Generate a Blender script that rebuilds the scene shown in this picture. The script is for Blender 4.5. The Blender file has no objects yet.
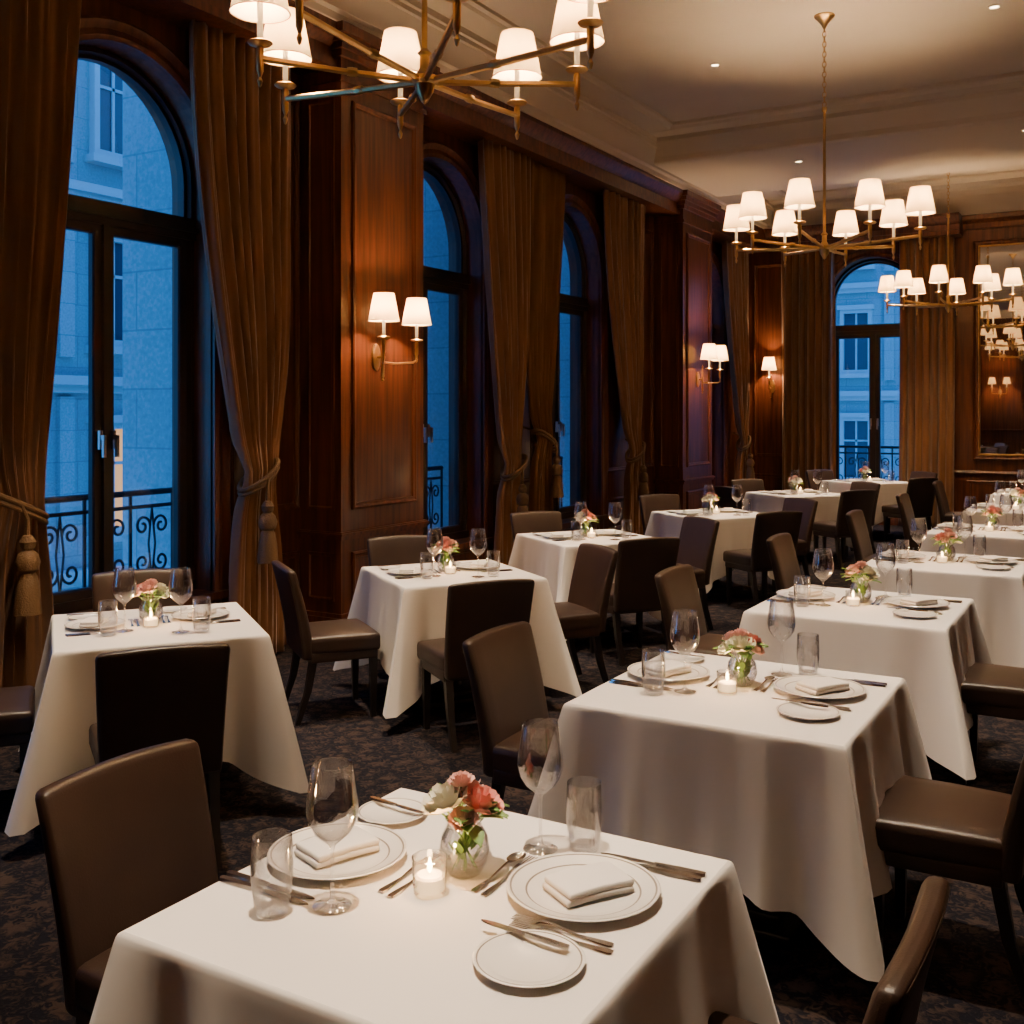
import bpy, math, random
from mathutils import Vector, Matrix
R=random.Random(7)
C=bpy.context.scene.collection
pi=math.pi; sin=math.sin; cos=math.cos

# ------------------------------------------------------------ materials
def newmat(name):
    m=bpy.data.materials.new(name); m.use_nodes=True
    nt=m.node_tree; b=nt.nodes.get('Principled BSDF'); return m,nt,b
def pm(name,col,rough=.5,metal=0,noise=None,bump=0,bscale=50,spec=.5,sheen=0,coat=0,emis=None,es=0,stretch=(1,1,1)):
    m,nt,b=newmat(name)
    b.inputs['Base Color'].default_value=(*col,1); b.inputs['Roughness'].default_value=rough
    b.inputs['Metallic'].default_value=metal; b.inputs['Specular IOR Level'].default_value=spec
    b.inputs['Sheen Weight'].default_value=sheen; b.inputs['Coat Weight'].default_value=coat
    b.inputs['Coat Roughness'].default_value=.15
    if emis: b.inputs['Emission Color'].default_value=(*emis,1); b.inputs['Emission Strength'].default_value=es
    tc=nt.nodes.new('ShaderNodeTexCoord'); mp=nt.nodes.new('ShaderNodeMapping'); mp.inputs['Scale'].default_value=stretch
    nt.links.new(tc.outputs['Object'],mp.inputs['Vector'])
    if noise:
        c2,sc=noise
        n=nt.nodes.new('ShaderNodeTexNoise'); n.inputs['Scale'].default_value=sc; n.inputs['Detail'].default_value=5
        nt.links.new(mp.outputs[0],n.inputs['Vector'])
        r=nt.nodes.new('ShaderNodeValToRGB'); r.color_ramp.elements[0].position=.35; r.color_ramp.elements[1].position=.68
        r.color_ramp.elements[0].color=(*col,1); r.color_ramp.elements[1].color=(*c2,1)
        nt.links.new(n.outputs['Fac'],r.inputs['Fac']); nt.links.new(r.outputs['Color'],b.inputs['Base Color'])
    if bump:
        n=nt.nodes.new('ShaderNodeTexNoise'); n.inputs['Scale'].default_value=bscale; n.inputs['Detail'].default_value=4
        nt.links.new(mp.outputs[0],n.inputs['Vector'])
        bp=nt.nodes.new('ShaderNodeBump'); bp.inputs['Strength'].default_value=bump; bp.inputs['Distance'].default_value=.01
        nt.links.new(n.outputs['Fac'],bp.inputs['Height']); nt.links.new(bp.outputs[0],b.inputs['Normal'])
    return m
WOOD=pm('mahogany',(.072,.019,.0075),.36,noise=((.175,.052,.018),2.6),stretch=(9,9,.5),coat=.25)
FRAME=pm('dark_window_frame',(.016,.010,.009),.4)
BLACKW=pm('black_leg_wood',(.010,.007,.006),.35)
LEATHER=pm('brown_leather',(.026,.0130,.0085),.42,bump=.10,bscale=220,noise=((.034,.0175,.011),6))
CLOTH=pm('white_linen',(.86,.83,.80),.9,bump=.08,bscale=700,sheen=.2)
CEIL=pm('plaster_ceiling',(.76,.68,.57),.85,noise=((.79,.71,.60),2))
TRIMW=pm('painted_cornice',(.78,.70,.59),.6)
BRASS=pm('aged_brass',(.78,.52,.22),.32,1,noise=((.66,.42,.17),12))
SILVER=pm('silver_cutlery',(.88,.86,.83),.20,1)
CHINA=pm('white_porcelain',(.86,.84,.80),.18,spec=.6)
BAND=pm('plate_rim_line',(.22,.19,.15),.3)
CURT=pm('velvet_curtain',(.190,.080,.022),.72,noise=((.275,.122,.036),9),sheen=.4,bump=.2,bscale=160,stretch=(1,1,.15))
ROPE=pm('silk_rope',(.17,.095,.038),.6,bump=.6,bscale=120)
IRON=pm('wrought_iron',(.012,.012,.014),.5)
STONE=None
WAX=pm('candle_wax',(.9,.80,.62),.5,emis=(1,.62,.28),es=2.2)
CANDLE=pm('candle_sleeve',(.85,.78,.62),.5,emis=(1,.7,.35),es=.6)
FLAME=pm('flame',(1,.7,.3),.5,emis=(1,.58,.22),es=50)
LED=pm('downlight_lens',(1,.9,.7),.5,emis=(1,.75,.45),es=14)
MIRR=pm('mirror_glass',(.90,.88,.84),.015,1)
CORAL=pm('petal_coral',(.88,.27,.23),.6,noise=((.94,.50,.43),30))
CREAM=pm('petal_cream',(.94,.90,.70),.6,noise=((.95,.93,.83),30))
PINK=pm('petal_pink',(.93,.58,.52),.6)
LEAF=pm('leaf_green',(.12,.26,.06),.5,noise=((.20,.36,.10),30))
LITROOM=pm('lit_room',(.5,.3,.1),.5,emis=(1,.40,.10),es=1.1)  # glowing panes for lit rooms across the street
DARKG=pm('unlit_window',(.012,.03,.055),.15)
WHITEW=pm('facade_paint',(.36,.38,.40),.7)
LEVER=pm('window_handle',(.6,.58,.55),.3,1)
SHADE,nt,b=newmat('linen_lampshade'); out=[x for x in nt.nodes if x.type=='OUTPUT_MATERIAL'][0]
b.inputs['Base Color'].default_value=(.88,.72,.48,1); b.inputs['Roughness'].default_value=.9
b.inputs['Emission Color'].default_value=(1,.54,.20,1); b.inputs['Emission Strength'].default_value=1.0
tr=nt.nodes.new('ShaderNodeBsdfTranslucent'); tr.inputs[0].default_value=(.78,.54,.27,1)
ms=nt.nodes.new('ShaderNodeMixShader'); ms.inputs[0].default_value=.24
nt.links.new(b.outputs[0],ms.inputs[1]); nt.links.new(tr.outputs[0],ms.inputs[2]); nt.links.new(ms.outputs[0],out.inputs[0])
# carpet
CARPET,nt,b=newmat('patterned_carpet')
tc=nt.nodes.new('ShaderNodeTexCoord')
v=nt.nodes.new('ShaderNodeTexVoronoi'); v.inputs['Scale'].default_value=10; v.feature='DISTANCE_TO_EDGE'
n=nt.nodes.new('ShaderNodeTexNoise'); n.inputs['Scale'].default_value=22; n.inputs['Detail'].default_value=7; n.inputs['Distortion'].default_value=2.2
nt.links.new(tc.outputs['Object'],n.inputs['Vector'])
mx=nt.nodes.new('ShaderNodeMixRGB'); mx.inputs['Fac'].default_value=.10
nt.links.new(tc.outputs['Object'],mx.inputs[1]); nt.links.new(n.outputs['Color'],mx.inputs[2]); nt.links.new(mx.outputs[0],v.inputs['Vector'])
ad=nt.nodes.new('ShaderNodeMath'); ad.operation='MULTIPLY_ADD'; ad.inputs[1].default_value=.7
nt.links.new(v.outputs['Distance'],ad.inputs[0]); nt.links.new(n.outputs['Fac'],ad.inputs[2])
r=nt.nodes.new('ShaderNodeValToRGB'); r.color_ramp.elements[0].position=.54; r.color_ramp.elements[0].color=(.007,.0075,.013,1)
r.color_ramp.elements[1].position=.74; r.color_ramp.elements[1].color=(.044,.031,.027,1)
nt.links.new(ad.outputs[0],r.inputs['Fac']); nt.links.new(r.outputs[0],b.inputs['Base Color']); b.inputs['Roughness'].default_value=.97; b.inputs['Specular IOR Level'].default_value=.1
bp=nt.nodes.new('ShaderNodeBump'); bp.inputs['Strength'].default_value=.5; bp.inputs['Distance'].default_value=.01
nt.links.new(n.outputs['Fac'],bp.inputs['Height']); nt.links.new(bp.outputs[0],b.inputs['Normal'])
# stone
STONE,nt,b=newmat('stone_facade')
tc=nt.nodes.new('ShaderNodeTexCoord'); sp=nt.nodes.new('ShaderNodeSeparateXYZ'); cb=nt.nodes.new('ShaderNodeCombineXYZ')
nt.links.new(tc.outputs['Object'],sp.inputs[0])
am=nt.nodes.new('ShaderNodeMath'); am.operation='ADD'; nt.links.new(sp.outputs[0],am.inputs[0]); nt.links.new(sp.outputs[1],am.inputs[1])
nt.links.new(am.outputs[0],cb.inputs[0]); nt.links.new(sp.outputs[2],cb.inputs[1])
br=nt.nodes.new('ShaderNodeTexBrick'); br.inputs['Scale'].default_value=1; br.inputs['Brick Width'].default_value=1.1; br.inputs['Row Height'].default_value=.48
br.inputs['Mortar Size'].default_value=.008; br.inputs['Color1'].default_value=(.34,.37,.40,1); br.inputs['Color2'].default_value=(.38,.41,.43,1); br.inputs['Mortar'].default_value=(.27,.29,.32,1)
n=nt.nodes.new('ShaderNodeTexNoise'); n.inputs['Scale'].default_value=30; n.inputs['Detail'].default_value=6
nt.links.new(tc.outputs['Object'],n.inputs['Vector'])
mm=nt.nodes.new('ShaderNodeMixRGB'); mm.blend_type='MULTIPLY'; mm.inputs[0].default_value=.5
nt.links.new(br.outputs['Color'],mm.inputs[1]); nt.links.new(n.outputs['Fac'],mm.inputs[2])
nt.links.new(cb.outputs[0],br.inputs['Vector']); nt.links.new(mm.outputs[0],b.inputs['Base Color']); b.inputs['Roughness'].default_value=.85
def glassmat(name,base,edge,tint=(1,1,1),bl=.35,ro=.03):
    m,nt,b=newmat(name); nt.nodes.remove(b); out=[x for x in nt.nodes if x.type=='OUTPUT_MATERIAL'][0]
    t=nt.nodes.new('ShaderNodeBsdfTransparent'); t.inputs[0].default_value=(*tint,1)
    g=nt.nodes.new('ShaderNodeBsdfGlossy'); g.inputs['Roughness'].default_value=ro; g.inputs[0].default_value=(1,1,1,1)
    lw=nt.nodes.new('ShaderNodeLayerWeight'); lw.inputs['Blend'].default_value=bl
    mr=nt.nodes.new('ShaderNodeMapRange'); mr.inputs['To Min'].default_value=base; mr.inputs['To Max'].default_value=edge
    nt.links.new(lw.outputs['Facing'],mr.inputs['Value'])
    ms=nt.nodes.new('ShaderNodeMixShader'); nt.links.new(mr.outputs[0],ms.inputs[0]); nt.links.new(t.outputs[0],ms.inputs[1]); nt.links.new(g.outputs[0],ms.inputs[2])
    nt.links.new(ms.outputs[0],out.inputs[0]); return m
GLASS=glassmat('clear_glass',.05,1.0,(.975,.975,.98),.32,.012); PANE=glassmat('window_glass',.03,.35,(.93,.96,1))

# ------------------------------------------------------------ mesh builder
class MB:
    def __init__(s): s.v=[]; s.f=[]; s.m=[]; s.mats=[]
    def mi(s,mat):
        if mat not in s.mats: s.mats.append(mat)
        return s.mats.index(mat)
    def add(s,vs,fs,mat,M=None):
        o=len(s.v); k=s.mi(mat)
        for p in vs:
            p=Vector(p); s.v.append(M@p if M else p)
        for f in fs: s.f.append([i+o for i in f]); s.m.append(k)
    def box(s,a,b,mat,M=None):
        x0,y0,z0=a; x1,y1,z1=b
        s.add([(x0,y0,z0),(x1,y0,z0),(x1,y1,z0),(x0,y1,z0),(x0,y0,z1),(x1,y0,z1),(x1,y1,z1),(x0,y1,z1)],
          [(0,3,2,1),(4,5,6,7),(0,1,5,4),(1,2,6,5),(2,3,7,6),(3,0,4,7)],mat,M)
    def lathe(s,prof,mat,seg=24,M=None,bands=None):
        vs=[];fs=[]
        for (r,z) in prof:
            for j in range(seg):
                a=2*pi*j/seg; vs.append((r*cos(a),r*sin(a),z))
        o=len(s.v); s.add(vs,[],mat,M)
        for i in range(len(prof)-1):
            k=s.mi(bands[i] if bands and i in bands else mat)
            for j in range(seg):
                j2=(j+1)%seg
                s.f.append([o+i*seg+j,o+i*seg+j2,o+(i+1)*seg+j2,o+(i+1)*seg+j]); s.m.append(k)
    def tube(s,path,r,mat,seg=8,M=None,rf=None,closed=False):
        P=[Vector(p) for p in path]; n=len(P); vs=[];fs=[]; prev=None
        for i in range(n):
            if closed: t=P[(i+1)%n]-P[(i-1)%n]
            else: t=P[min(i+1,n-1)]-P[max(i-1,0)]
            t.normalize()
            if prev is None:
                u=t.orthogonal().normalized()
            else: u=(prev-t*prev.dot(t)).normalized()
            prev=u; w=t.cross(u); rr=rf(i/(n-1)) if rf else r
            for j in range(seg):
                a=2*pi*j/seg; vs.append(P[i]+u*rr*cos(a)+w*rr*sin(a))
        for i in range(n if closed else n-1):
            i2=(i+1)%n
            for j in range(seg):
                j2=(j+1)%seg; fs.append((i*seg+j,i*seg+j2,i2*seg+j2,i2*seg+j))
        if not closed: fs.append(tuple(range(seg-1,-1,-1))); fs.append(tuple(range((n-1)*seg,n*seg)))
        s.add(vs,fs,mat,M)
    def rbox(s,h,r,mat,n=4,deform=None,M=None):
        def cs(H):
            L=[-H,-H+.3*r,-H+r]; m=H-r
            L+= [-m+2*m*i/n for i in range(1,n)]
            L+=[m,H-.3*r,H]; return L
        X,Y,Z=cs(h[0]),cs(h[1]),cs(h[2]); d={}; vs=[]; fs=[]
        def vid(p):
            k=tuple(round(c,5) for c in p)
            if k not in d:
                q=Vector([max(-(h[i]-r),min(h[i]-r,p[i])) for i in range(3)]); e=Vector(p)-q
                if e.length>1e-9: e=e.normalized()*r
                w=q+e
                if deform: w=Vector(deform(w))
                d[k]=len(vs); vs.append(w)
            return d[k]
        def face(A,B,fn,flip):
            for i in range(len(A)-1):
                for j in range(len(B)-1):
                    q=[vid(fn(A[i],B[j])),vid(fn(A[i+1],B[j])),vid(fn(A[i+1],B[j+1])),vid(fn(A[i],B[j+1]))]
                    fs.append(q[::-1] if flip else q)
        for sg in (-1,1):
            face(X,Y,lambda a,b:(a,b,sg*h[2]),sg<0); face(Y,Z,lambda a,b:(sg*h[0],a,b),sg<0); face(X,Z,lambda a,b:(a,sg*h[1],b),sg>0)
        s.add(vs,fs,mat,M)
    def grid(s,fn,nu,nv,mat,M=None):
        vs=[fn(i/nu,j/nv) for i in range(nu+1) for j in range(nv+1)]
        fs=[(i*(nv+1)+j,(i+1)*(nv+1)+j,(i+1)*(nv+1)+j+1,i*(nv+1)+j+1) for i in range(nu) for j in range(nv)]
        s.add(vs,fs,mat,M)
    def mesh(s,name,ang=35):
        me=bpy.data.meshes.new(name); me.from_pydata([tuple(p) for p in s.v],[],s.f)
        for m in s.mats: me.materials.append(m)
        me.polygons.foreach_set('material_index',s.m)
        me.polygons.foreach_set('use_smooth',[True]*len(s.f))
        me.validate(); me.update()
        try: me.set_sharp_from_angle(angle=math.radians(ang))
        except Exception: pass
        return me
    def obj(s,name,loc=(0,0,0),rz=0,ang=35,parent=None):
        return put(s.mesh(name,ang),name,loc,rz,parent)
def put(me,name,loc=(0,0,0),rz=0,parent=None,scale=None):
    o=bpy.data.objects.new(name,me); o.location=loc; o.rotation_euler=(0,0,rz); C.objects.link(o)
    if scale: o.scale=(scale,)*3
    if parent: o.parent=parent
    return o
def T(x,y,z): return Matrix.Translation((x,y,z))
def RZ(a): return Matrix.Rotation(a,4,'Z')
def RX(a): return Matrix.Rotation(a,4,'X')
def RY(a): return Matrix.Rotation(a,4,'Y')

# ------------------------------------------------------------ room constants
WX=-5.5; BY=16.9; RXW=2.6; FY=-2.5; CH=5.05
mapL=lambda s,d,z:(WX-d,s,z)
mapB=lambda s,d,z:(s,BY+d,z)
mapR=lambda s,d,z:(RXW+d,s,z)
mapF=lambda s,d,z:(s,FY-d,z)
def mquad(b,mp,pts,mat): b.add([mp(*p) for p in pts],[tuple(range(len(pts)))],mat)
def mbox(b,mp,s0,s1,d0,d1,z0,z1,mat):
    P=[mp(s,d,z) for z in (z0,z1) for (s,d) in ((s0,d0),(s1,d0),(s1,d1),(s0,d1))]
    b.add(P,[(0,3,2,1),(4,5,6,7),(0,1,5,4),(1,2,6,5),(2,3,7,6),(3,0,4,7)],mat)
def pframe(b,mp,s0,s1,z0,z1,mat,prof=((0,0),(0,.02),(.015,.028),(.03,.018),(.045,.018),(.05,.004),(.11,.012)),d=0,fill=True):
    vs=[];n=len(prof)
    for (o,h) in prof:
        vs+=[mp(s0+o,d-h,z0+o),mp(s1-o,d-h,z0+o),mp(s1-o,d-h,z1-o),mp(s0+o,d-h,z1-o)]
    fs=[(i*4+j,i*4+(j+1)%4,(i+1)*4+(j+1)%4,(i+1)*4+j) for i in range(n-1) for j in range(4)]
    if fill: fs.append(tuple((n-1)*4+j for j in range(4)))
    b.add(vs,fs,mat)
def sweep(b,path,prof,mp,mat,closed_prof=False,cap=True):
    n=len(prof); vs=[]
    for (s,z,ns,nz) in path:
        for (o,h) in prof: vs.append(mp(s+ns*o,-h,z+nz*o))
    k=n if closed_prof else n-1
    fs=[(i*n+j,(i+1)*n+j,(i+1)*n+(j+1)%n,i*n+(j+1)%n) for i in range(len(path)-1) for j in range(k)]
    b.add(vs,fs,mat)
def archpath(c,hw,z0,sp,n=22):
    p=[(c-hw,z0,-1,0),(c-hw,sp,-1,0)]
    for i in range(1,n):
        a=pi-pi*i/n; p.append((c+hw*cos(a),sp+hw*sin(a),cos(a),sin(a)))
    p+=[(c+hw,sp,1,0),(c+hw,z0,1,0)]; return p
SILL=.5; 
def arched_wall(name,mp,L0,L1,ops,th=.4,ztop=CH):
    b=MB()
    for d,mat in ((0,WOOD),(th,STONE)):
        cur=L0
        for (c,hw,sp) in ops:
            a,e=c-hw,c+hw
            mquad(b,mp,[(cur,d,0),(a,d,0),(a,d,ztop),(cur,d,ztop)],mat)
            mquad(b,mp,[(a,d,0),(e,d,0),(e,d,SILL),(a,d,SILL)],mat)
            P=[(q[0],q[1]) for q in archpath(c,hw,SILL,sp)][1:-1]
            for i in range(len(P)-1):
                mquad(b,mp,[(P[i][0],d,P[i][1]),(P[i+1][0],d,P[i+1][1]),(P[i+1][0],d,ztop),(P[i][0],d,ztop)],mat)
            cur=e
        mquad(b,mp,[(cur,d,0),(L1,d,0),(L1,d,ztop),(cur,d,ztop)],mat)
    for (c,hw,sp) in ops:
        P=archpath(c,hw,SILL,sp)
        for i in range(len(P)-1):
            mquad(b,mp,[(P[i][0],0,P[i][1]),(P[i+1][0],0,P[i+1][1]),(P[i+1][0],th,P[i+1][1]),(P[i][0],th,P[i][1])],WOOD)
        mquad(b,mp,[(c-hw,0,SILL),(c+hw,0,SILL),(c+hw,th,SILL),(c-hw,th,SILL)],WOOD)
    o=b.obj(name,ang=25); return o
SP=3.3
WINS=[(1.0,.75,SP),(4.54,.75,SP),(8.06,.75,SP),(10.69,.75,SP),(15.1,.7,SP)]
arched_wall('wall_left',mapL,FY,BY+.0,WINS)
BW=[(-3.5,.68,3.42)]
arched_wall('wall_back',mapB,WX-.4,RXW+.2,BW)
b=MB(); b.box((RXW,FY,0),(RXW+.2,BY,CH),WOOD)
for i in range(7):
    s=FY+.5+i*2.7; pframe(b,mapR,s,s+2.2,1.1,4.3,WOOD); pframe(b,mapR,s,s+2.2,.2,.75,WOOD)
b.obj('wall_right')
b=MB(); b.box((WX-.4,FY-.2,0),(RXW+.2,FY,CH),WOOD)
for i in range(3):
    s=WX+.4+i*2.6; pframe(b,mapF,s,s+2.1,1.1,4.3,WOOD); pframe(b,mapF,s,s+2.1,.2,.75,WOOD)
b.obj('wall_front')
b=MB(); b.box((WX-.4,FY-.2,-.1),(RXW+.2,BY+.4,0),CARPET); b.obj('floor')
b=MB(); b.box((WX-.4,FY-.2,CH),(RXW+.2,BY+.4,CH+.15),CEIL); b.obj('ceiling')

# windows
def window(idx,mp,c,hw,sp,dd=.22,handle=True):
    b=MB(); h=hw-.0
    prof=[(0,-dd-.04),(0,-dd+.04),(-.035,-dd+.05),(-.05,-dd+.02),(-.075,-dd+.02),(-.075,-dd-.04)]
    sweep(b,archpath(c,h,SILL,sp),prof,mp,FRAME,True)
    prof2=[(0,-.02),(0,.02),(.03,.035),(.07,.02),(.10,.03),(.12,.045),(.14,.03),(.14,0)]
    sweep(b,archpath(c,h,0.0,sp),prof2,mp,WOOD)
    mbox(b,mp,c-h,c+h,dd-.06,dd+.05,SILL,SILL+.07,FRAME)
    tz=2.93
    mbox(b,mp,c-h,c+h,dd-.06,dd+.05,tz,tz+.15,FRAME)
    mbox(b,mp,c-h,c+h,dd-.09,dd+.05,tz+.05,tz+.08,FRAME)
    mbox(b,mp,c-.022,c+.022,dd-.065,dd+.05,SILL,tz,FRAME)
    for sg in (-1,1):   # leaves
        a0,a1=sorted((c+sg*.022,c+sg*(h-.075)))
        pframe(b,mp,a0,a1,SILL+.07,tz,FRAME,prof=((0,0),(0,.02),(.05,.02),(.06,.008),(.06,-.03)),d=dd-.02,fill=False)
    mbox(b,mp,c-h-.1,c+h+.1,-.06,.05,SILL-.05,SILL,WOOD)
    P=[(q[0],dd,q[1]) for q in archpath(c,h-.03,tz,sp)]
    mquad(b,mp,P,PANE); mquad(b,mp,[(c-h+.03,dd,SILL),(c+h-.03,dd,SILL),(c+h-.03,dd,tz),(c-h+.03,dd,tz)],PANE)
    if handle:
        for sg in (-1,1):
            s0=c+sg*.05
            mbox(b,mp,s0-.012,s0+.012,dd-.075,dd-.055,1.50,1.62,LEVER)
            mbox(b,mp,s0-.01,s0+.01,dd-.11,dd-.09,1.45,1.585,LEVER)
            mbox(b,mp,s0-.008,s0+.008,dd-.11,dd-.07,1.56,1.59,LEVER)
    b.obj('window_%d'%idx,ang=25)
for i,(c,hw,sp) in enumerate(WINS): window(i+1,mapL,c,hw,sp)
window(6,mapB,*BW[0])

# balcony railings
def railing(mp,c,hw,d=.62):
    b=MB(); z0,z1=.42,1.16
    for z in (z0,z0+.1,z1-.1,z1): b.tube([mp(c-hw,d,z),mp(c+hw,d,z)],.014 if z<z1 else .022,IRON)
    n=int(2*hw/.32)
    for i in range(n+1):
        s=c-hw+2*hw*i/n
        b.tube([mp(s,d,z0-.12),mp(s,d,z1)],.013,IRON)
        if i<n:
            w=2*hw/n; sc=s+w/2
            for sx in (-1,1):
                for sz in (-1,1):
                    pts=[]
                    for k in range(22):
                        t=k/21; a=t*2.6*pi; rr=.075*(1-t*.8)
                        pts.append(mp(sc+sx*(.082-rr*cos(a)*.9),d,(z0+z1)/2+sz*(.13+rr*sin(a))))
                    b.tube(pts,.010,IRON,seg=5)
                b.tube([mp(sc,d,(z0+z1)/2-.26),mp(sc+sx*.03,d,(z0+z1)/2),mp(sc,d,(z0+z1)/2+.26)],.008,IRON,seg=5)
    mbox(b,mp,c-hw-.1,c+hw+.1,.4,d+.12,.18,.30,STONE)
    b.obj('balcony_railing')
for (c,hw,sp) in WINS[1:4]: railing(mapL,c,hw+.2)
railing(mapB,BW[0][0],.9)

# ------------------------------------------------------------ exterior
def facade(name,mp,s0,s1,z0,z1,step=1.75,row=2.95,off=.6,seed=1,w=.85,h=1.75,litp=.28):
    rr=random.Random(seed); b=MB()
    mbox(b,mp,s0,s1,0,.4,z0,z1,STONE)
    z=z0+.9; k=0
    while z+2.4<z1:
        mbox(b,mp,s0,s1,-.22,0,z+row-.62,z+row-.48,WHITEW); mbox(b,mp,s0,s1,-.12,0,z+row-.74,z+row-.62,WHITEW)
        s=s0+off
        while s+w+.2<s1:
            lit=rr.random()<litp
            pframe(b,mp,s,s+w,z,z+h,WHITEW,prof=((0,0),(0,.14),(.10,.14),(.10,.02)),fill=False)
            mbox(b,mp,s-.08,s+w+.08,-.22,0,z-.12,z,WHITEW); mbox(b,mp,s-.06,s+w+.06,-.2,0,z+h,z+h+.12,WHITEW)
            mquad(b,mp,[(s+.1,-.02,z+.1),(s+w-.1,-.02,z+.1),(s+w-.1,-.02,z+h-.1),(s+.1,-.02,z+h-.1)],LITROOM if lit else DARKG)
            mbox(b,mp,s+w/2-.025,s+w/2+.025,-.05,-.02,z+.1,z+h-.1,WHITEW); mbox(b,mp,s+.1,s+w-.1,-.05,-.02,z+h*.62,z+h*.62+.05,WHITEW)
            mbox(b,mp,s+w+.32,s+w+.58,-.10,0,z-.2,z+row-.8,STONE)
            s+=step
        z+=row; k+=1
    b.obj(name,ang=25)
facade('building_across_street',lambda s,d,z:(-14-d,s,z),-4,44,-7,13.5,seed=5,off=.9)
facade('building_end_of_street',lambda s,d,z:(s,30+d,z),-13.4,8,-7,10.5,off=1.1,seed=9,litp=.2)
b=MB()
for (y0,y1) in ((5.95,6.5),(9.22,9.52),(12.3,13.2),(16.6,17.3)):
    b.box((-7.22 if y0<6 else -6.9,y0,-7),(WX-.4,y1,7.5),STONE)
b.box((-16,-4,-7.2),(-5.9,30,-7.0),STONE)
b.obj('stone_piers_street')  # stone piers projecting between the windows, plus the street slab below

# ------------------------------------------------------------ pilasters, panels, pelmet
PXF=-5.1
def pilaster(y0,y1,name):
    b=MB(); dmap=lambda s,d,z:(PXF-d,s,z)
    b.box((WX,y0,0),(PXF,y1,4.6),WOOD)
    b.box((WX,y0-.03,0),(PXF+.03,y1+.03,.2),WOOD); b.box((WX,y0-.015,.2),(PXF+.015,y1+.015,.23),WOOD)
    b.box((WX,y0-.02,.78),(PXF+.02,y1+.02,.84),WOOD); b.box((WX,y0-.035,.81),(PXF+.035,y1+.035,.83),WOOD)
    for (o,z0,z1) in ((.02,4.20,4.24),(.03,4.38,4.43),(.05,4.43,4.48),(.075,4.48,4.53),(.10,4.53,4.6)):
        b.box((WX,y0-o,z0),(PXF+o,y1+o,z1),WOOD)
    pframe(b,dmap,y0+.12,y1-.12,1.0,4.08,WOOD); pframe(b,dmap,y0+.12,y1-.12,.32,.68,WOOD)
    m2=lambda s,d,z:(s,y0+d,z); m3=lambda s,d,z:(s,y1-d,z)
    for m in (m2,m3):
        pframe(b,m,WX+.08,PXF-.06,1.0,4.08,WOOD,prof=((0,0),(0,.014),(.02,.014),(.03,.004))); pframe(b,m,WX+.08,PXF-.06,.32,.68,WOOD,prof=((0,0),(0,.014),(.02,.014),(.03,.004)))
    b.obj(name,ang=25)
pilaster(6.18,7.24,'trim_1'); pilaster(13.1,14.2,'trim_2'); pilaster(-.6,-.0,'trim_3')
def yextr(b,prof,y0,y1,mat,axis='y'):
    n=len(prof); vs=[]
    for y in (y0,y1):
        for (x,z) in prof: vs.append((x,y,z) if axis=='y' else (y,x,z))
    b.add(vs,[(i,(i+1)%n,n+(i+1)%n,n+i) for i in range(n)]+[tuple(range(n)),tuple(range(n,2*n))],mat)
b=MB()
pel=lambda X,sg:[(X,4.30),(X+sg*.36,4.30),(X+sg*.36,4.36),(X+sg*.34,4.37),(X+sg*.34,4.45),(X+sg*.38,4.48),(X+sg*.42,4.53),(X+sg*.44,4.56),(X+sg*.44,4.6),(X,4.6)]
for (y0,y1) in ((FY,-.6),(0,6.18),(7.24,13.1),(14.2,BY)): yextr(b,pel(WX,1),y0,y1,WOOD)
b.obj('trim_4',ang=25)
b=MB(); yextr(b,pel(BY,-1),WX+.45,-2.2,WOOD,'x'); yextr(b,[(BY,4.40),(BY-.04,4.40),(BY-.05,4.48),(BY-.10,4.53),(BY-.12,4.6),(BY,4.6)],-2.2,RXW,WOOD,'x'); b.obj('trim_5',ang=25)
b=MB()
for (a,e) in ((2.0,3.5),(5.45,6.15),(8.95,9.8),(11.6,13.0)):
    pframe(b,mapL,a,e,1.0,4.1,WOOD)
    pframe(b,mapL,a,e,.28,.68,WOOD)
for (c,hw,sp) in WINS: pframe(b,mapL,c-hw+.05,c+hw-.05,.2,.42,WOOD,prof=((0,0),(0,.014),(.02,.014),(.03,.004)))
pframe(b,mapB,-5.35,-4.75,1.0,4.1,WOOD); pframe(b,mapB,.75,2.3,1.0,4.1,WOOD)
pframe(b,mapB,-2.15,.6,.25,.72,WOOD); pframe(b,mapB,-5.35,-4.75,.25,.72,WOOD)
b.obj('trim_6',ang=25)
b=MB(); yextr(b,[(WX,0),(WX+.03,0),(WX+.03,.16),(WX+.015,.19),(WX,.19)],FY,BY,WOOD); b.obj('baseboard_left')
b=MB(); yextr(b,[(BY,0),(BY-.03,0),(BY-.03,.16),(BY-.015,.19),(BY,.19)],WX,RXW,WOOD,'x')
yextr(b,[(BY,.80),(BY-.03,.80),(BY-.045,.83),(BY-.03,.86),(BY,.86)],-2.8,RXW,WOOD,'x'); b.obj('baseboard_back')
cor=lambda X,sg:[(X,4.6),(X+sg*.46,4.6),(X+sg*.47,4.65),(X+sg*.50,4.67),(X+sg*.50,4.72),(X+sg*.52,4.80),(X+sg*.56,4.87),(X+sg*.58,4.88),(X+sg*.58,4.92),(X+sg*.60,4.93),(X+sg*.60,4.985),(X+sg*.86,4.985),(X+sg*.88,5.01),(X+sg*.92,5.02),(X+sg*.92,CH),(X,CH)]
b=MB(); yextr(b,cor(WX,1),FY,BY,TRIMW)
b.obj('trim_7',ang=25)
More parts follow.
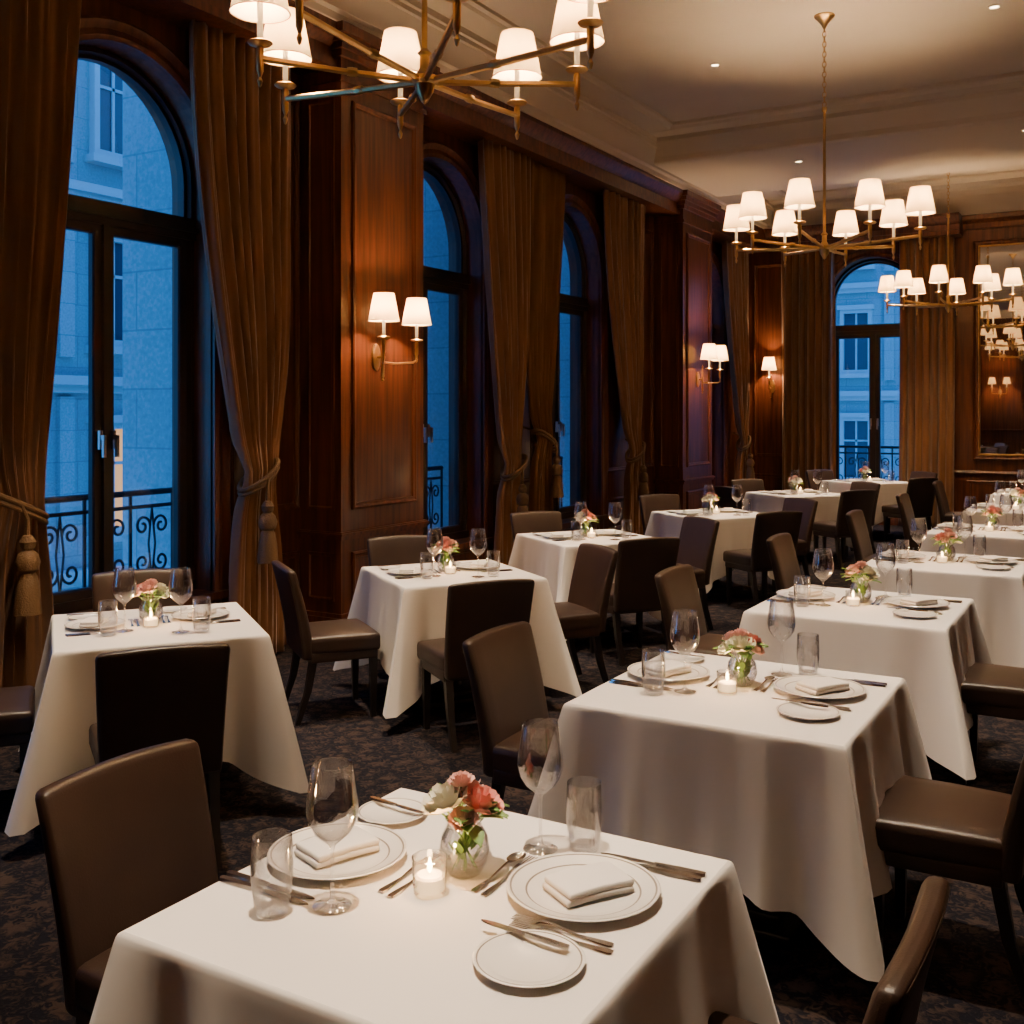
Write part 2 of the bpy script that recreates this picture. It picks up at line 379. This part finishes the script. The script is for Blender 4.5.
cor2=lambda X,sg:[(X,4.6),(X+sg*.14,4.6),(X+sg*.16,4.64),(X+sg*.20,4.70),(X+sg*.28,4.78),(X+sg*.34,4.84),(X+sg*.36,4.92),(X+sg*.40,4.96),(X+sg*.70,4.96),(X+sg*.74,5.02),(X+sg*.74,CH),(X,CH)]
b=MB(); yextr(b,cor2(BY,-1),WX,RXW,TRIMW,'x'); b.obj('trim_8',ang=25)
b=MB(); yextr(b,cor2(RXW,-1),FY,BY,TRIMW); yextr(b,cor2(FY,1),WX,RXW,TRIMW,'x'); b.obj('trim_9',ang=25)
Y0=11.45
bp_=[(Y0,CH),(Y0,5.015),(Y0+.04,5.005),(Y0+.06,4.978),(Y0+.30,4.978),(Y0+.30,4.93),(Y0+.34,4.90),(Y0+.40,4.84),(Y0+.44,4.78),(Y0+.44,4.72),(Y0+.47,4.70),(14.14,4.70),(14.18,4.72),(14.18,4.82),(14.26,4.86),(14.34,4.93),(14.38,4.975),(14.45,5.0),(14.45,CH)]
b=MB(); yextr(b,bp_,WX,RXW,TRIMW,'x')
b2=[(y-12.6,z) for (y,z) in bp_]; yextr(b,b2,WX,RXW,TRIMW,'x'); b.obj('trim_10',ang=25)

# ------------------------------------------------------------ curtains
def curtain(mp,outer,inner,tie=None,folds=7,ztop=4.32,d0=-.17,amp=.05,seed=0,tz=1.2,bot=.02,gw=.11):
    rr=random.Random(seed); ph=[rr.uniform(0,6) for _ in range(4)]
    sg=1 if outer>inner else -1
    def edges(z):
        if tie is None: return inner,outer
        gi=tie-sg*gw; go=tie+sg*gw*.85
        if z>=tz:
            t=(ztop-z)/(ztop-tz); t=max(0,t); f=t**1.45; g=max(0,(t-.55)/.45)**2
            return inner+(gi-inner)*f, outer+(go-outer)*g*.9
        t=(tz-z)/tz; f=1-(1-min(1,t*1.3))**2
        return gi-sg*.09*f, go+(outer-go)*.55*f
    def fn(u,v):
        z=ztop-(ztop-bot)*v; e0,e1=edges(z); wid=abs(e1-e0); full=abs(outer-inner)
        s=e0+(e1-e0)*u
        sq=math.exp(-((z-tz)/.16)**2) if tie is not None else 0
        a=amp*(1-.45*sq)*(.75+.25*wid/full)
        ang=2*pi*folds*(u+.02*sin(3*v+ph[0]))+ph[1]
        dep=a*sin(ang)+a*.35*sin(2.3*ang+ph[2]+1.5*v)+.015*sin(5*v+ph[3])
        s+=a*.35*cos(ang)*(1 if tie is None else .6)
        lift=0
        if tie is not None: lift=-.05*sq
        return mp(s,d0+dep+lift,z)
    b=MB(); b.grid(fn,folds*16,46,CURT)
    o=b.obj('window_curtain',ang=80)
    md=o.modifiers.new('s','SOLIDIFY'); md.thickness=.006
    if tie is not None:
        b=MB(); pts=[]
        for k in range(28):
            a=2*pi*k/28; pts.append(mp(tie-sg*.01+(gw+.03)*cos(a),d0-.05+.10*sin(a),tz+.0+sg*.10*cos(a)))
        b.tube(pts,.017,ROPE,closed=True); 
        b.tube([Vector(p)+Vector((0,0,-.034)) for p in pts],.014,ROPE,closed=True)
        p0=Vector(mp(tie-sg*.05,d0-.17,tz-.04))
        b.tube([Vector(mp(tie-sg*.02,d0-.15,tz)),p0+Vector((0,0,-.05)),p0+Vector((0,0,-.16))],.012,ROPE)
        M=T(*(p0+Vector((0,0,-.56))))@Matrix.Diagonal((1.25,1.25,1.08,1))
        b.lathe([(.001,.40),(.02,.39),(.035,.36),(.03,.33),(.02,.32),(.04,.30),(.052,.26),(.045,.22),(.03,.205),(.038,.19),(.05,.12),(.058,.0),(.001,.0)],ROPE,16,M)
        b.tube([mp(tie+sg*.1,d0,tz+.08),mp(tie+sg*.14,.0,tz+.14)],.012,ROPE)
        b.obj('curtain_tieback',parent=o)
curtain(mapL,3.1,4.08,3.58,folds=8,seed=1,tz=1.25,gw=.2)
curtain(mapL,5.85,4.92,5.52,folds=8,seed=2,tz=1.3,gw=.13)
curtain(mapL,9.36,8.46,9.05,folds=7,seed=3,tz=1.2,gw=.14)
curtain(mapL,9.38,10.22,9.66,folds=7,seed=4,tz=1.45,gw=.16)
curtain(mapL,12.35,11.15,12.0,folds=7,seed=5,tz=1.25,gw=.14)
curtain(mapL,16.45,15.4,16.15,folds=7,seed=6,tz=1.25)
curtain(mapL,2.1,1.5,1.95,folds=6,seed=8,tz=1.25)
curtain(mapB,-4.86,-4.02,None,folds=7,seed=9)
curtain(mapB,-2.30,-3.06,None,folds=7,seed=10)

# ------------------------------------------------------------ mirror
b=MB(); pframe(b,mapB,-2.06,.5,1.02,4.22,WOOD,prof=((0,0),(0,.05),(.02,.065),(.04,.05),(.07,.045),(.09,.02)),fill=False)
pframe(b,mapB,-1.99,.43,1.09,4.15,BRASS,prof=((0,.0),(0,.05),(.015,.052),(.025,.03),(.025,.0)),fill=False)
mquad(b,mapB,[(-1.99,-.015,1.09),(.43,-.015,1.09),(.43,-.015,4.15),(-1.99,-.015,4.15)],MIRR)
b.obj('wall_mirror',ang=25)

# ------------------------------------------------------------ lights
def plight(name,kind,energy,col,parent,loc,size=.03,spot=None,blend=.6,rot=None):
    if name not in bpy.data.lights:
        l=bpy.data.lights.new(name,kind); l.energy=energy; l.color=col; l.shadow_soft_size=size
        if spot: l.spot_size=math.radians(spot); l.spot_blend=blend
    o=bpy.data.objects.new(name,bpy.data.lights[name]); o.location=loc; C.objects.link(o)
    if parent: o.parent=parent
    return o
WARM=(1,.65,.34)
SO=.175
SHP=[(.118,0),(.116,.004),(.078,.205),(.076,.208)]
def cup(b,x,y,z,M=None,s=1):
    M0=(M or Matrix())@T(x,y,z)
    b.lathe([(.001,-.12),(.006,-.115),(.011,-.095),(.005,-.08),(.014,-.055),(.015,.03),(.012,.04),(.043,.048),(.050,.056),(.043,.062),(.016,.064),(.015,.075)],BRASS,14,M0)
    b.lathe([(.012,.06),(.012,.22),(.001,.222)],CANDLE,10,M0)
    b.lathe(SHP,SHADE,28,M0@T(0,0,SO))
    for r,z in ((.118,SO),(.077,SO+.207)):
        b.tube([M0@Vector((r*cos(2*pi*k/24),r*sin(2*pi*k/24),z)) for k in range(24)],.0022,BRASS,seg=4,closed=True)
HZ=3.09
b=MB(); top=CH-HZ
b.lathe([(.001,-.08),(.014,-.07),(.024,-.05),(.036,-.03),(.042,0),(.058,.012),(.058,.03),(.034,.045),(.02,.07),(.02,.12),(.03,.13),(.02,.14),(.012,.15),(.012,1.15),(.022,1.16),(.022,1.19),(.001,1.2)],BRASS,18)
z=1.19; k=0
while z<top-.11:
    pts=[(.015*cos(a),0,z+.025+.026*sin(a)) for a in [2*pi*i/10 for i in range(10)]]
    if k%2: pts=[(0,p[0],p[2]) for p in pts]
    b.tube(pts,.004,BRASS,seg=5,closed=True); z+=.042; k+=1
b.lathe([(.001,top-.12),(.012,top-.11),(.02,top-.09),(.03,top-.07),(.06,top-.035),(.085,top-.012),(.085,top)],BRASS,20)
ends=[]
for k in range(8):
    a=k*pi/4; rr=.76 if k%2==0 else .66
    x,y=rr*cos(a),rr*sin(a)
    b.tube([(.03*cos(a),.03*sin(a),.015),(x*.5,y*.5,.03),(x,y,.055)],.0135,BRASS,seg=6)
    b.lathe([(.018,-.02),(.020,0),(.018,.02)],BRASS,8,RZ(a)@T(rr*.45,0,.03)@RY(pi/2))
    cup(b,x,y,.06); ends.append((x,y,.06+SO+.10))
chm=b.mesh('chandelier')
for (x,y) in ((-2.53,3.60),(-2.25,9.0),(-2.10,14.75)):
    o=put(chm,'chandelier',(x,y,HZ))
    for e in ends: plight('chandelier_bulb','POINT',26,WARM,o,e,.03)

def sconce_mesh(double=True):
    b=MB()
    b.lathe([(.055,0),(.055,.012),(.045,.02),(.001,.022)],BRASS,20,RY(pi/2)@Matrix.Diagonal((1.9,.9,1,1)))
    b.tube([(.02,0,0),(.07,0,0)],.012,BRASS)
    b.lathe([(.001,-.19),(.012,-.18),(.006,-.165),(.013,-.15),(.011,0),(.014,.02),(.011,.04),(.011,.16),(.018,.17),(.006,.18),(.001,.20)],BRASS,12,T(.07,0,0))
    en=[]
    for sg in ((-1,1) if double else (0,)):
        y=.21*sg
        if double: b.tube([(.07,0,-.04),(.13,y*.35,-.05),(.22,y*.9,-.04),(.24,y,-.02),(.24,y,.06)],.009,BRASS)
        else: b.tube([(.07,0,-.02),(.12,0,-.05),(.17,0,-.03),(.18,0,.06)],.009,BRASS)
        x=.24 if double else .18
        cup(b,x,y,.08); en.append((x,y,.08+SO+.1))
    return b.mesh('wall_sconce'),en
m2_,en2=sconce_mesh(True); m1_,en1=sconce_mesh(False)
for (me,en,loc,rz) in ((m2_,en2,(PXF+.013,6.58,2.16),0),(m2_,en2,(PXF+.013,13.6,2.16),0),(m1_,en1,(-5.05,BY-.013,2.13),-pi/2),(m2_,en2,(RXW-.005,8,2.15),pi),(m2_,en2,(RXW-.005,3,2.15),pi),(m2_,en2,(1.5,BY-.013,2.13),-pi/2),(m2_,en2,(-3.65,FY+.013,2.3),pi/2),(m2_,en2,(-1.0,FY+.013,2.3),pi/2)):
    o=put(me,'wall_sconce',loc,rz)
    for e in en: plight('sconce_bulb','POINT',44,(1,.62,.32),o,e,.03)

# ------------------------------------------------------------ chair
b=MB()
def dseat(w):
    x,y,z=w; c=(1-(x/.24)**2)*(1-(y/.23)**2)
    return (x*(1+.05*(y/.23)),y,z+(.018*c if z>0 else 0))
b.rbox((.235,.205,.05),.024,LEATHER,6,dseat,T(0,-.015,.432))
b.rbox((.225,.192,.03),.010,LEATHER,3,None,T(0,-.015,.368))
def dback(w):
    x,y,z=w; t=max(0,(z+.27)/.54)
    x2=x*(.94+.08*t); y2=y*(1.25-.45*t)-.115*t**1.4+.26*x*x*(.3+.7*t); z2=z-.22*x*x*t
    return (x2,y2,z2)
b.rbox((.236,.030,.26),.022,LEATHER,8,dback,T(0,-.222,.615))
pts=[]
for i in range(40):
    a=i/39
    if a<.35: x,z=-.222,-.25+a/.35*.48
    elif a<.65: x,z=-.222+(a-.35)/.3*.444,.247
    else: x,z=.222,.23-(a-.65)/.35*.48
    p=dback((x,-.026,z)); pts.append((p[0],p[1]-.222,p[2]+.615))
b.tube(pts,.0035,LEATHER,seg=5)
for (x,y,dx,dy) in ((-.195,.155,0,.0),(.195,.155,0,.0),(-.195,-.19,0,-.09),(.195,-.19,0,-.09)):
    t=.021; u=.014; vs=[]
    for (z,s,ox,oy) in ((.36,t,0,0),(.18,.018,dx*.35,dy*.35),(0,u,dx,dy)):
        vs+=[(x+ox+a*s,y+oy+c*s,z) for a,c in ((-1,-1),(1,-1),(1,1),(-1,1))]
    fs=[(i*4+j,i*4+(j+1)%4,(i+1)*4+(j+1)%4,(i+1)*4+j) for i in range(2) for j in range(4)]+[(8,9,10,11)]
    b.add(vs,fs,BLACKW)
chair=b.mesh('dining_chair',50)
def put_chair(x,y,face):
    put(chair,'dining_chair',(x,y,0),face-pi/2)

# ------------------------------------------------------------ table + cloth
def clothmesh(hf,d,seed,ext):
    rr=random.Random(seed); b=MB(); top=.762
    per=[]
    N=52
    for k in range(4):
        a=-pi/2+k*pi/2; n=Vector((cos(a),sin(a))); tdir=Vector((-n.y,n.x))
        for i in range(N):
            u=-1+2*i/(N)
            uu=math.copysign(1-(1-abs(u))**1.5,u)
            p=n*hf+tdir*(uu*(hf)); c=hf*(1-abs(uu))
            per.append((p,n,tdir*math.copysign(1,uu),c,uu,k))
    ph=[rr.uniform(0,6) for _ in range(16)]
    ear=[rr.uniform(.075,.115) for _ in range(4)]
    ts=[0,.006,.016,.035,.08,.15,.25,.37,.5,.63,.76,.88,1]
    vs=[]
    for (p,n,tc_,c,uu,k) in per:
        L=d+ ext*d*max(0,1-c/.30)**1.1
        kk=(k+(1 if uu>0 else 0))%4
        e=ear[kk]*math.exp(-(c/.06)**2); pin=-.055*math.exp(-((c-.14)/.06)**2)+.020*math.exp(-((c-.25)/.05)**2)
        for t in ts:
            z=top-L*t
            ro=min(1,t/.02); out=.004*ro+ .042*t+.012*t*sin(9*c+ph[k])+ .011*t*t*sin(17*uu*hf/.45+ph[k+4])+.006*t*t*sin(31*uu+ph[k+8])
            o=n*(out+pin*t)+ (n+tc_)*(e*t) 
            if c<.001: o=(n+tc_)*(out*.9+e*t)
            q=p+o
            if t==0: q=p-n*.004-tc_*(.004 if c<.004 else 0)
            vs.append((q.x,q.y,z))
    M=len(ts); n_=len(per)
    fs=[(i*M+j,((i+1)%n_)*M+j,((i+1)%n_)*M+j+1,i*M+j+1) for i in range(n_) for j in range(M-1)]
    b.add(vs,[f[::-1] for f in fs],CLOTH)
    b.add([vs[i*M] for i in range(n_)],[tuple(range(n_))],CLOTH)
    return b.mesh('tablecloth',70)
def tablemesh(hf):
    b=MB(); b.rbox((hf-.004,hf-.004,.014),.006,BLACKW,2,None,T(0,0,.742))
    b.lathe([(.001,.73),(.12,.73),(.12,.715),(.05,.70),(.04,.66),(.04,.14),(.06,.09),(.10,.06),(.001,.06)],BLACKW,20)
    b.rbox((.24,.24,.025),.012,BLACKW,2,None,T(0,0,.025)); b.rbox((.19,.19,.02),.01,BLACKW,2,None,T(0,0,.065))
    return b.mesh('dining_table')
CM={'A':[clothmesh(.447,.47,1,.32)]*2,'C':[clothmesh(.462,.47,s,.28) for s in (1,2)],'B':[clothmesh(.435,.46,s,.45) for s in (3,4)]}
TM={'A':tablemesh(.447),'C':tablemesh(.462),'B':tablemesh(.435)}
# ------------------------------------------------------------ tableware meshes
def lat(name,prof,mat,seg=32,bands=None,ang=50):
    b=MB(); b.lathe(prof,mat,seg,None,bands); return b.mesh(name,ang)
plate=lat('dinner_plate',[(.001,.004),(.085,.004),(.092,.0),(.095,.004),(.105,.008),(.153,.019),(.1565,.0215),(.154,.0235),(.150,.0225),(.146,.0215),(.118,.0135),(.114,.0125),(.104,.011),(.092,.008),(.001,.008)],CHINA,56,{8:BAND,10:BAND})
plate2=lat('bread_plate',[(.001,.003),(.055,.003),(.06,.0),(.063,.003),(.070,.007),(.099,.014),(.1005,.016),(.098,.0175),(.095,.0165),(.092,.016),(.072,.0105),(.066,.008),(.001,.007)],CHINA,44,{8:BAND})
wine=lat('wine_glass',[(.001,.0),(.036,.0),(.039,.002),(.034,.004),(.012,.008),(.005,.016),(.0042,.03),(.0040,.11),(.006,.122),(.018,.132),(.035,.147),(.047,.167),(.052,.189),(.051,.212),(.046,.245),(.0405,.282),(.0395,.2835),(.0385,.282),(.044,.245),(.049,.212),(.050,.189),(.045,.168),(.033,.149),(.017,.136),(.001,.131)],GLASS,36)
tumb=lat('water_tumbler',[(.001,.0),(.030,.0),(.033,.003),(.037,.03),(.0415,.07),(.0415,.10),(.039,.15),(.038,.1515),(.037,.15),(.0395,.10),(.0395,.07),(.035,.03),(.030,.014),(.001,.012)],GLASS,36)
b=MB(); b.lathe([(.001,0),(.030,0),(.034,.004),(.037,.075),(.0355,.075),(.0325,.012),(.001,.009)],GLASS,28)
b.lathe([(.001,.010),(.030,.010),(.0315,.036),(.026,.040),(.001,.038)],WAX,24)
b.lathe([(.001,.042),(.004,.047),(.0055,.054),(.004,.063),(.0008,.074)],FLAME,10)
votive=b.mesh('votive_candle')
b=MB()
for i in range(2): b.rbox((.080-.002*i,.052-.001*i,.007),.0055,CLOTH,4,lambda w:(w[0]*(1+.3*w[1]),w[1],w[2]+.004*(1-(w[0]/.08)**2)),T(.002*i,0,.007+i*.013)@RZ(.02*i))
napkin=b.mesh('folded_napkin',50)
def flat(b,outl,th,zf,mat=None):
    n=len(outl); vs=[]
    for (x,w) in outl:
        z=zf(x); vs+=[(x,-w,z),(x,w,z),(x,w*.8,z+th),(x,-w*.8,z+th)]
    fs=[(i*4+j,i*4+(j+1)%4,(i+1)*4+(j+1)%4,(i+1)*4+j) for i in range(n-1) for j in range(4)]+[(0,1,2,3),(n*4-4,n*4-3,n*4-2,n*4-1)]
    b.add(vs,fs,SILVER)
zf=lambda x:.0015+.010*math.exp(-((x-.03)/.03)**2)
b=MB(); flat(b,[(-.105,.006),(-.098,.009),(-.08,.008),(-.03,.0035),(.02,.003),(.045,.006),(.055,.011),(.066,.0125)],.0025,zf)
for k in range(4):
    y=-.0095+k*.0063
    b.add([(.064,y-.002,zf(.064)),(.064,y+.002,zf(.064)),(.108,y+.0012,.004),(.108,y-.0012,.004),(.064,y-.002,zf(.064)+.0025),(.064,y+.002,zf(.064)+.0025),(.108,y+.0012,.0055),(.108,y-.0012,.0055)],[(0,1,2,3),(4,5,6,7),(0,1,5,4),(1,2,6,5),(2,3,7,6),(3,0,4,7)],SILVER)
fork=b.mesh('dinner_fork')
b=MB(); flat(b,[(-.12,.005),(-.115,.0085),(-.06,.009),(-.015,.006),(-.005,.0055)],.007,lambda x:.001)
flat(b,[(-.006,.005),(.0,.008),(.04,.0105),(.085,.0105),(.11,.006),(.12,.001)],.0018,lambda x:.0035)
knife=b.mesh('dinner_knife')
b=MB(); flat(b,[(-.10,.005),(-.093,.0085),(-.075,.0075),(-.03,.0035),(.04,.003),(.055,.004)],.0025,zf)
b.grid(lambda u,v:(.078+.030*cos(2*pi*u)*v,.018*sin(2*pi*u)*v,.003+.007*v*v),24,5,SILVER)
spoon=b.mesh('dessert_spoon')
def flowers(seed,name='flower_vase'):
    rr=random.Random(seed); b=MB()
    b.lathe([(.001,0),(.030,0),(.036,.004),(.050,.03),(.054,.055),(.049,.082),(.038,.100),(.037,.112),(.041,.118),(.039,.118),(.035,.112),(.036,.100),(.047,.082),(.052,.055),(.048,.03),(.034,.008),(.001,.006)],GLASS,32)
    def blossom(c,R,mat,tilt):
        M=T(*c)@RX(tilt[0])@RY(tilt[1])
        for (n,rad,top,op) in ((3,.38,.55,.05),(5,.62,.55,.25),(6,.85,.40,.55),(7,1.0,.12,.85)):
            a0=rr.uniform(0,6)
            for k in range(n):
                a=a0+2*pi*k/n; wd=2*pi/n*.72; rf=rr.uniform(0,6)
                def fn(u,v,a=a,wd=wd,rad=rad,top=top,op=op,rf=rf):
                    al=a+(u-.5)*2*wd*(.35+.65*v**.6)*(1-.25*v*v)
                    r_=R*rad*(sin(min(v*1.5,1.57))*.85+op*.35*v*v)+R*.05*sin(6*u*pi+rf)*v
                    z_=R*(-.6+(top+.6)*v**1.2)-R*.18*abs(u-.5)*2*v+R*.05*sin(5*u*pi+rf)*v
                    return (r_*cos(al),r_*sin(al),z_)
                b.grid(fn,6,5,mat,M)
    spec=[((-.036,-.020,.162),.047,CREAM),((.038,-.004,.162),.044,CORAL),((.002,.038,.168),.038,PINK),((.050,.036,.142),.028,PINK),((-.054,.026,.140),.030,CREAM),((.010,-.052,.138),.028,PINK),((-.002,.002,.194),.026,PINK)]
    for (c,R_,mt) in spec:
        c=Vector(c)+Vector((rr.uniform(-.006,.006),rr.uniform(-.006,.006),rr.uniform(-.006,.006)))
        blossom(c,R_,mt,(-c.y*9,c.x*9))
        b.tube([c-Vector((0,0,R_*.4)),(c.x*.4,c.y*.4,.10),(-c.x*.5,-c.y*.5,.012)],.0022,LEAF,seg=5)
    for k in range(20):
        a=rr.uniform(0,2*pi); el=rr.uniform(-.2,.9); L=rr.uniform(.045,.072); w=L*.28
        M=T(.035*cos(a),.035*sin(a),.112+rr.uniform(0,.04))@RZ(a)@RY(-el)
        b.grid(lambda u,v:(L*u,(v-.5)*2*w*sin(pi*min(1,u*.95+.03)),-.25*L*u*u+abs(v-.5)*.01),6,4,LEAF,M)
    for k in range(12):
        a=rr.uniform(0,2*pi); M=T(.015*cos(a),.015*sin(a),rr.uniform(.02,.06))@RZ(a)@RY(-1.0)
        b.grid(lambda u,v:(.045*u,(v-.5)*.024*sin(pi*min(1,u*.95+.03)),0),5,3,LEAF,M)
    return b.mesh(name,60)
FL=[flowers(s) for s in (1,2,3)]

# ------------------------------------------------------------ downlights
b=MB(); b.lathe([(.052,0),(.052,-.006),(.040,-.010),(.034,0),(.032,.0)],TRIMW,24); b.lathe([(.034,-.003),(.001,-.003)],LED,20)
dlm=b.mesh('recessed_downlight')
def downlight(x,y,z=CH,spot=True):
    o=put(dlm,'recessed_downlight',(x,y,z))
    if spot: plight('downlight_spot','SPOT',1050,(1,.77,.54),o,(0,0,-.03),.07,spot=46,blend=.85)
TZ=.7625
def setting(cx,cy,rz,kind,idx):
    B=kind=='B'
    sc=1.0 if not B else .86
    first=idx==0; sy=-.04 if first else 0
    def P(me,name,lx,ly,a=0,z=0,s=None,jit=0):
        lx*=sc; ly=(ly+sy)*sc
        return put(me,name,(cx+lx*cos(rz)-ly*sin(rz),cy+lx*sin(rz)+ly*cos(rz),TZ+z),rz+a,scale=s)
    ps=1 if not B else .86
    oy=.10 if first else .03
    P(plate,'dinner_plate',-.30,.055,0,s=ps*.97); P(plate,'dinner_plate',.245,oy+.07,0,s=ps)
    P(napkin,'folded_napkin',-.305,.06,1.2,.010,s=ps); P(napkin,'folded_napkin',.255,oy+.075,1.0,.010,s=ps)
    P(plate2,'bread_plate',-.345,.315,0,s=.85*ps)
    P(wine,'wine_glass',-.165,-.125); P(tumb,'water_tumbler',-.25,-.205)
    v_=P(votive,'votive_candle',-.03,.02 if first else -.07)
    plight('votive_flame','POINT',2.0,(1,.52,.20),v_,(0,0,.09),.01)
    P(FL[idx%3],'flower_vase',-.02,.135 if first else .06,idx*1.3 if not first else .45)
    P(knife,'dinner_knife',-.33,-.125,0,s=ps); P(knife,'dinner_knife',-.325,-.150,0,s=ps)
    P(fork,'dinner_fork',-.118,.075,pi/2,s=ps); P(fork,'dinner_fork',-.088,.065,pi/2,s=ps)
    P(spoon,'dessert_spoon',.045,.165 if first else .10,pi/2,s=ps); P(fork,'dinner_fork',.072,.165 if first else .10,pi/2,s=ps)
    P(knife,'butter_knife',-.345,.335,-.1,z=.0165,s=.75*ps)
    if B:
        P(wine,'wine_glass',.10,-.27); P(tumb,'water_tumbler',.20,-.30)
        P(plate2,'bread_plate',.12,.35,0,s=.85*ps)
        P(fork,'dinner_fork',.31,.30,pi,s=ps); P(fork,'dinner_fork',.31,.328,pi,s=ps)
        P(knife,'dinner_knife',.31,-.085,pi+.05,s=ps); P(knife,'dinner_knife',.31,-.11,pi+.05,s=ps)
    else:
        P(plate2,'bread_plate',.285,oy-.225,0,s=ps)
        P(wine,'wine_glass',.06,.325 if first else .28); P(tumb,'water_tumbler',.145,.375 if first else .33)
        P(fork,'dinner_fork',.28,oy-.088,pi,s=ps); P(fork,'dinner_fork',.29,oy-.112,pi,s=ps)
        P(knife,'butter_knife',.24,oy-.165,pi-.05,z=.018,s=.8*ps)
        P(knife,'dinner_knife',.31,.345 if first else .29,pi+.05,s=ps); P(knife,'dinner_knife',.31,.372 if first else .315,pi+.05,s=ps)
def table(cx,cy,rz,kind,idx):
    o=put(TM[kind],'dining_table',(cx,cy,0),rz)
    put(CM[kind][idx%2],'tablecloth',(0,0,0),0,parent=o)
    setting(cx,cy,rz,kind,idx)
    if idx==0: downlight(cx,1.45,4.70)
    elif 11.3<cy<14.6: downlight(cx,min(max(cy,12.4),13.4),4.70)
    else: downlight(cx,cy,CH)
CT=[(-1.215,1.81),(-1.2,3.65),(-1.2,5.56),(-1.05,7.4),(-1.0,9.5),(-1.0,11.7),(-1.0,14.0)]
for i,(x,y) in enumerate(CT):
    table(x,y,0,'C' if i else 'A',i)
    put_chair(x-(.665,.69,.70,.80,.80,.8,.8)[i],y,0)
    if i==0: put_chair(-.645,1.93,pi)
    else: put_chair(x+.655,y,pi)
RB=math.radians(54); u1=(cos(RB),sin(RB)); u2=(-sin(RB),cos(RB))
BT=[((-3.9,3.4),'fbl',.06),((-3.6,5.4),'fblr',.15),((-3.66,7.45),'fbr',.08),((-3.47,9.75),'fbr',.03),((-3.45,12.6),'fbrl',0),((-3.2,15.2),'frb',0)]
for i,((x,y),ch,sl) in enumerate(BT):
    table(x,y,RB,'B',i+7)
    q=.70
    if 'f' in ch: put_chair(x-q*u2[0]-sl*u1[0],y-q*u2[1]-sl*u1[1],RB+pi/2)
    if 'b' in ch: put_chair(x+q*u2[0],y+q*u2[1],RB-pi/2)
    if 'l' in ch: put_chair(x-q*u1[0],y-q*u1[1],RB)
    if 'r' in ch: put_chair(x+q*u1[0],y+q*u1[1],RB+pi)

# ------------------------------------------------------------ world + camera
w=bpy.data.worlds.new('dusk_sky'); bpy.context.scene.world=w; w.use_nodes=True
nt=w.node_tree; bg=nt.nodes['Background']
tc=nt.nodes.new('ShaderNodeTexCoord'); sp=nt.nodes.new('ShaderNodeSeparateXYZ'); nt.links.new(tc.outputs['Generated'],sp.inputs[0])
r=nt.nodes.new('ShaderNodeValToRGB'); r.color_ramp.elements[0].position=0; r.color_ramp.elements[0].color=(.045,.26,.68,1)
r.color_ramp.elements[1].position=.7; r.color_ramp.elements[1].color=(.012,.15,.54,1)
nt.links.new(sp.outputs[2],r.inputs[0]); nt.links.new(r.outputs[0],bg.inputs[0]); bg.inputs[1].default_value=6.5
cd=bpy.data.cameras.new('camera'); cam=bpy.data.objects.new('camera',cd); C.objects.link(cam)
cam.location=(0,0,1.75); cam.rotation_euler=(pi/2,0,math.radians(30.4)); cd.sensor_width=36; cd.lens=37.4; cd.shift_y=-.0996; cd.clip_start=.05
bpy.context.scene.camera=cam
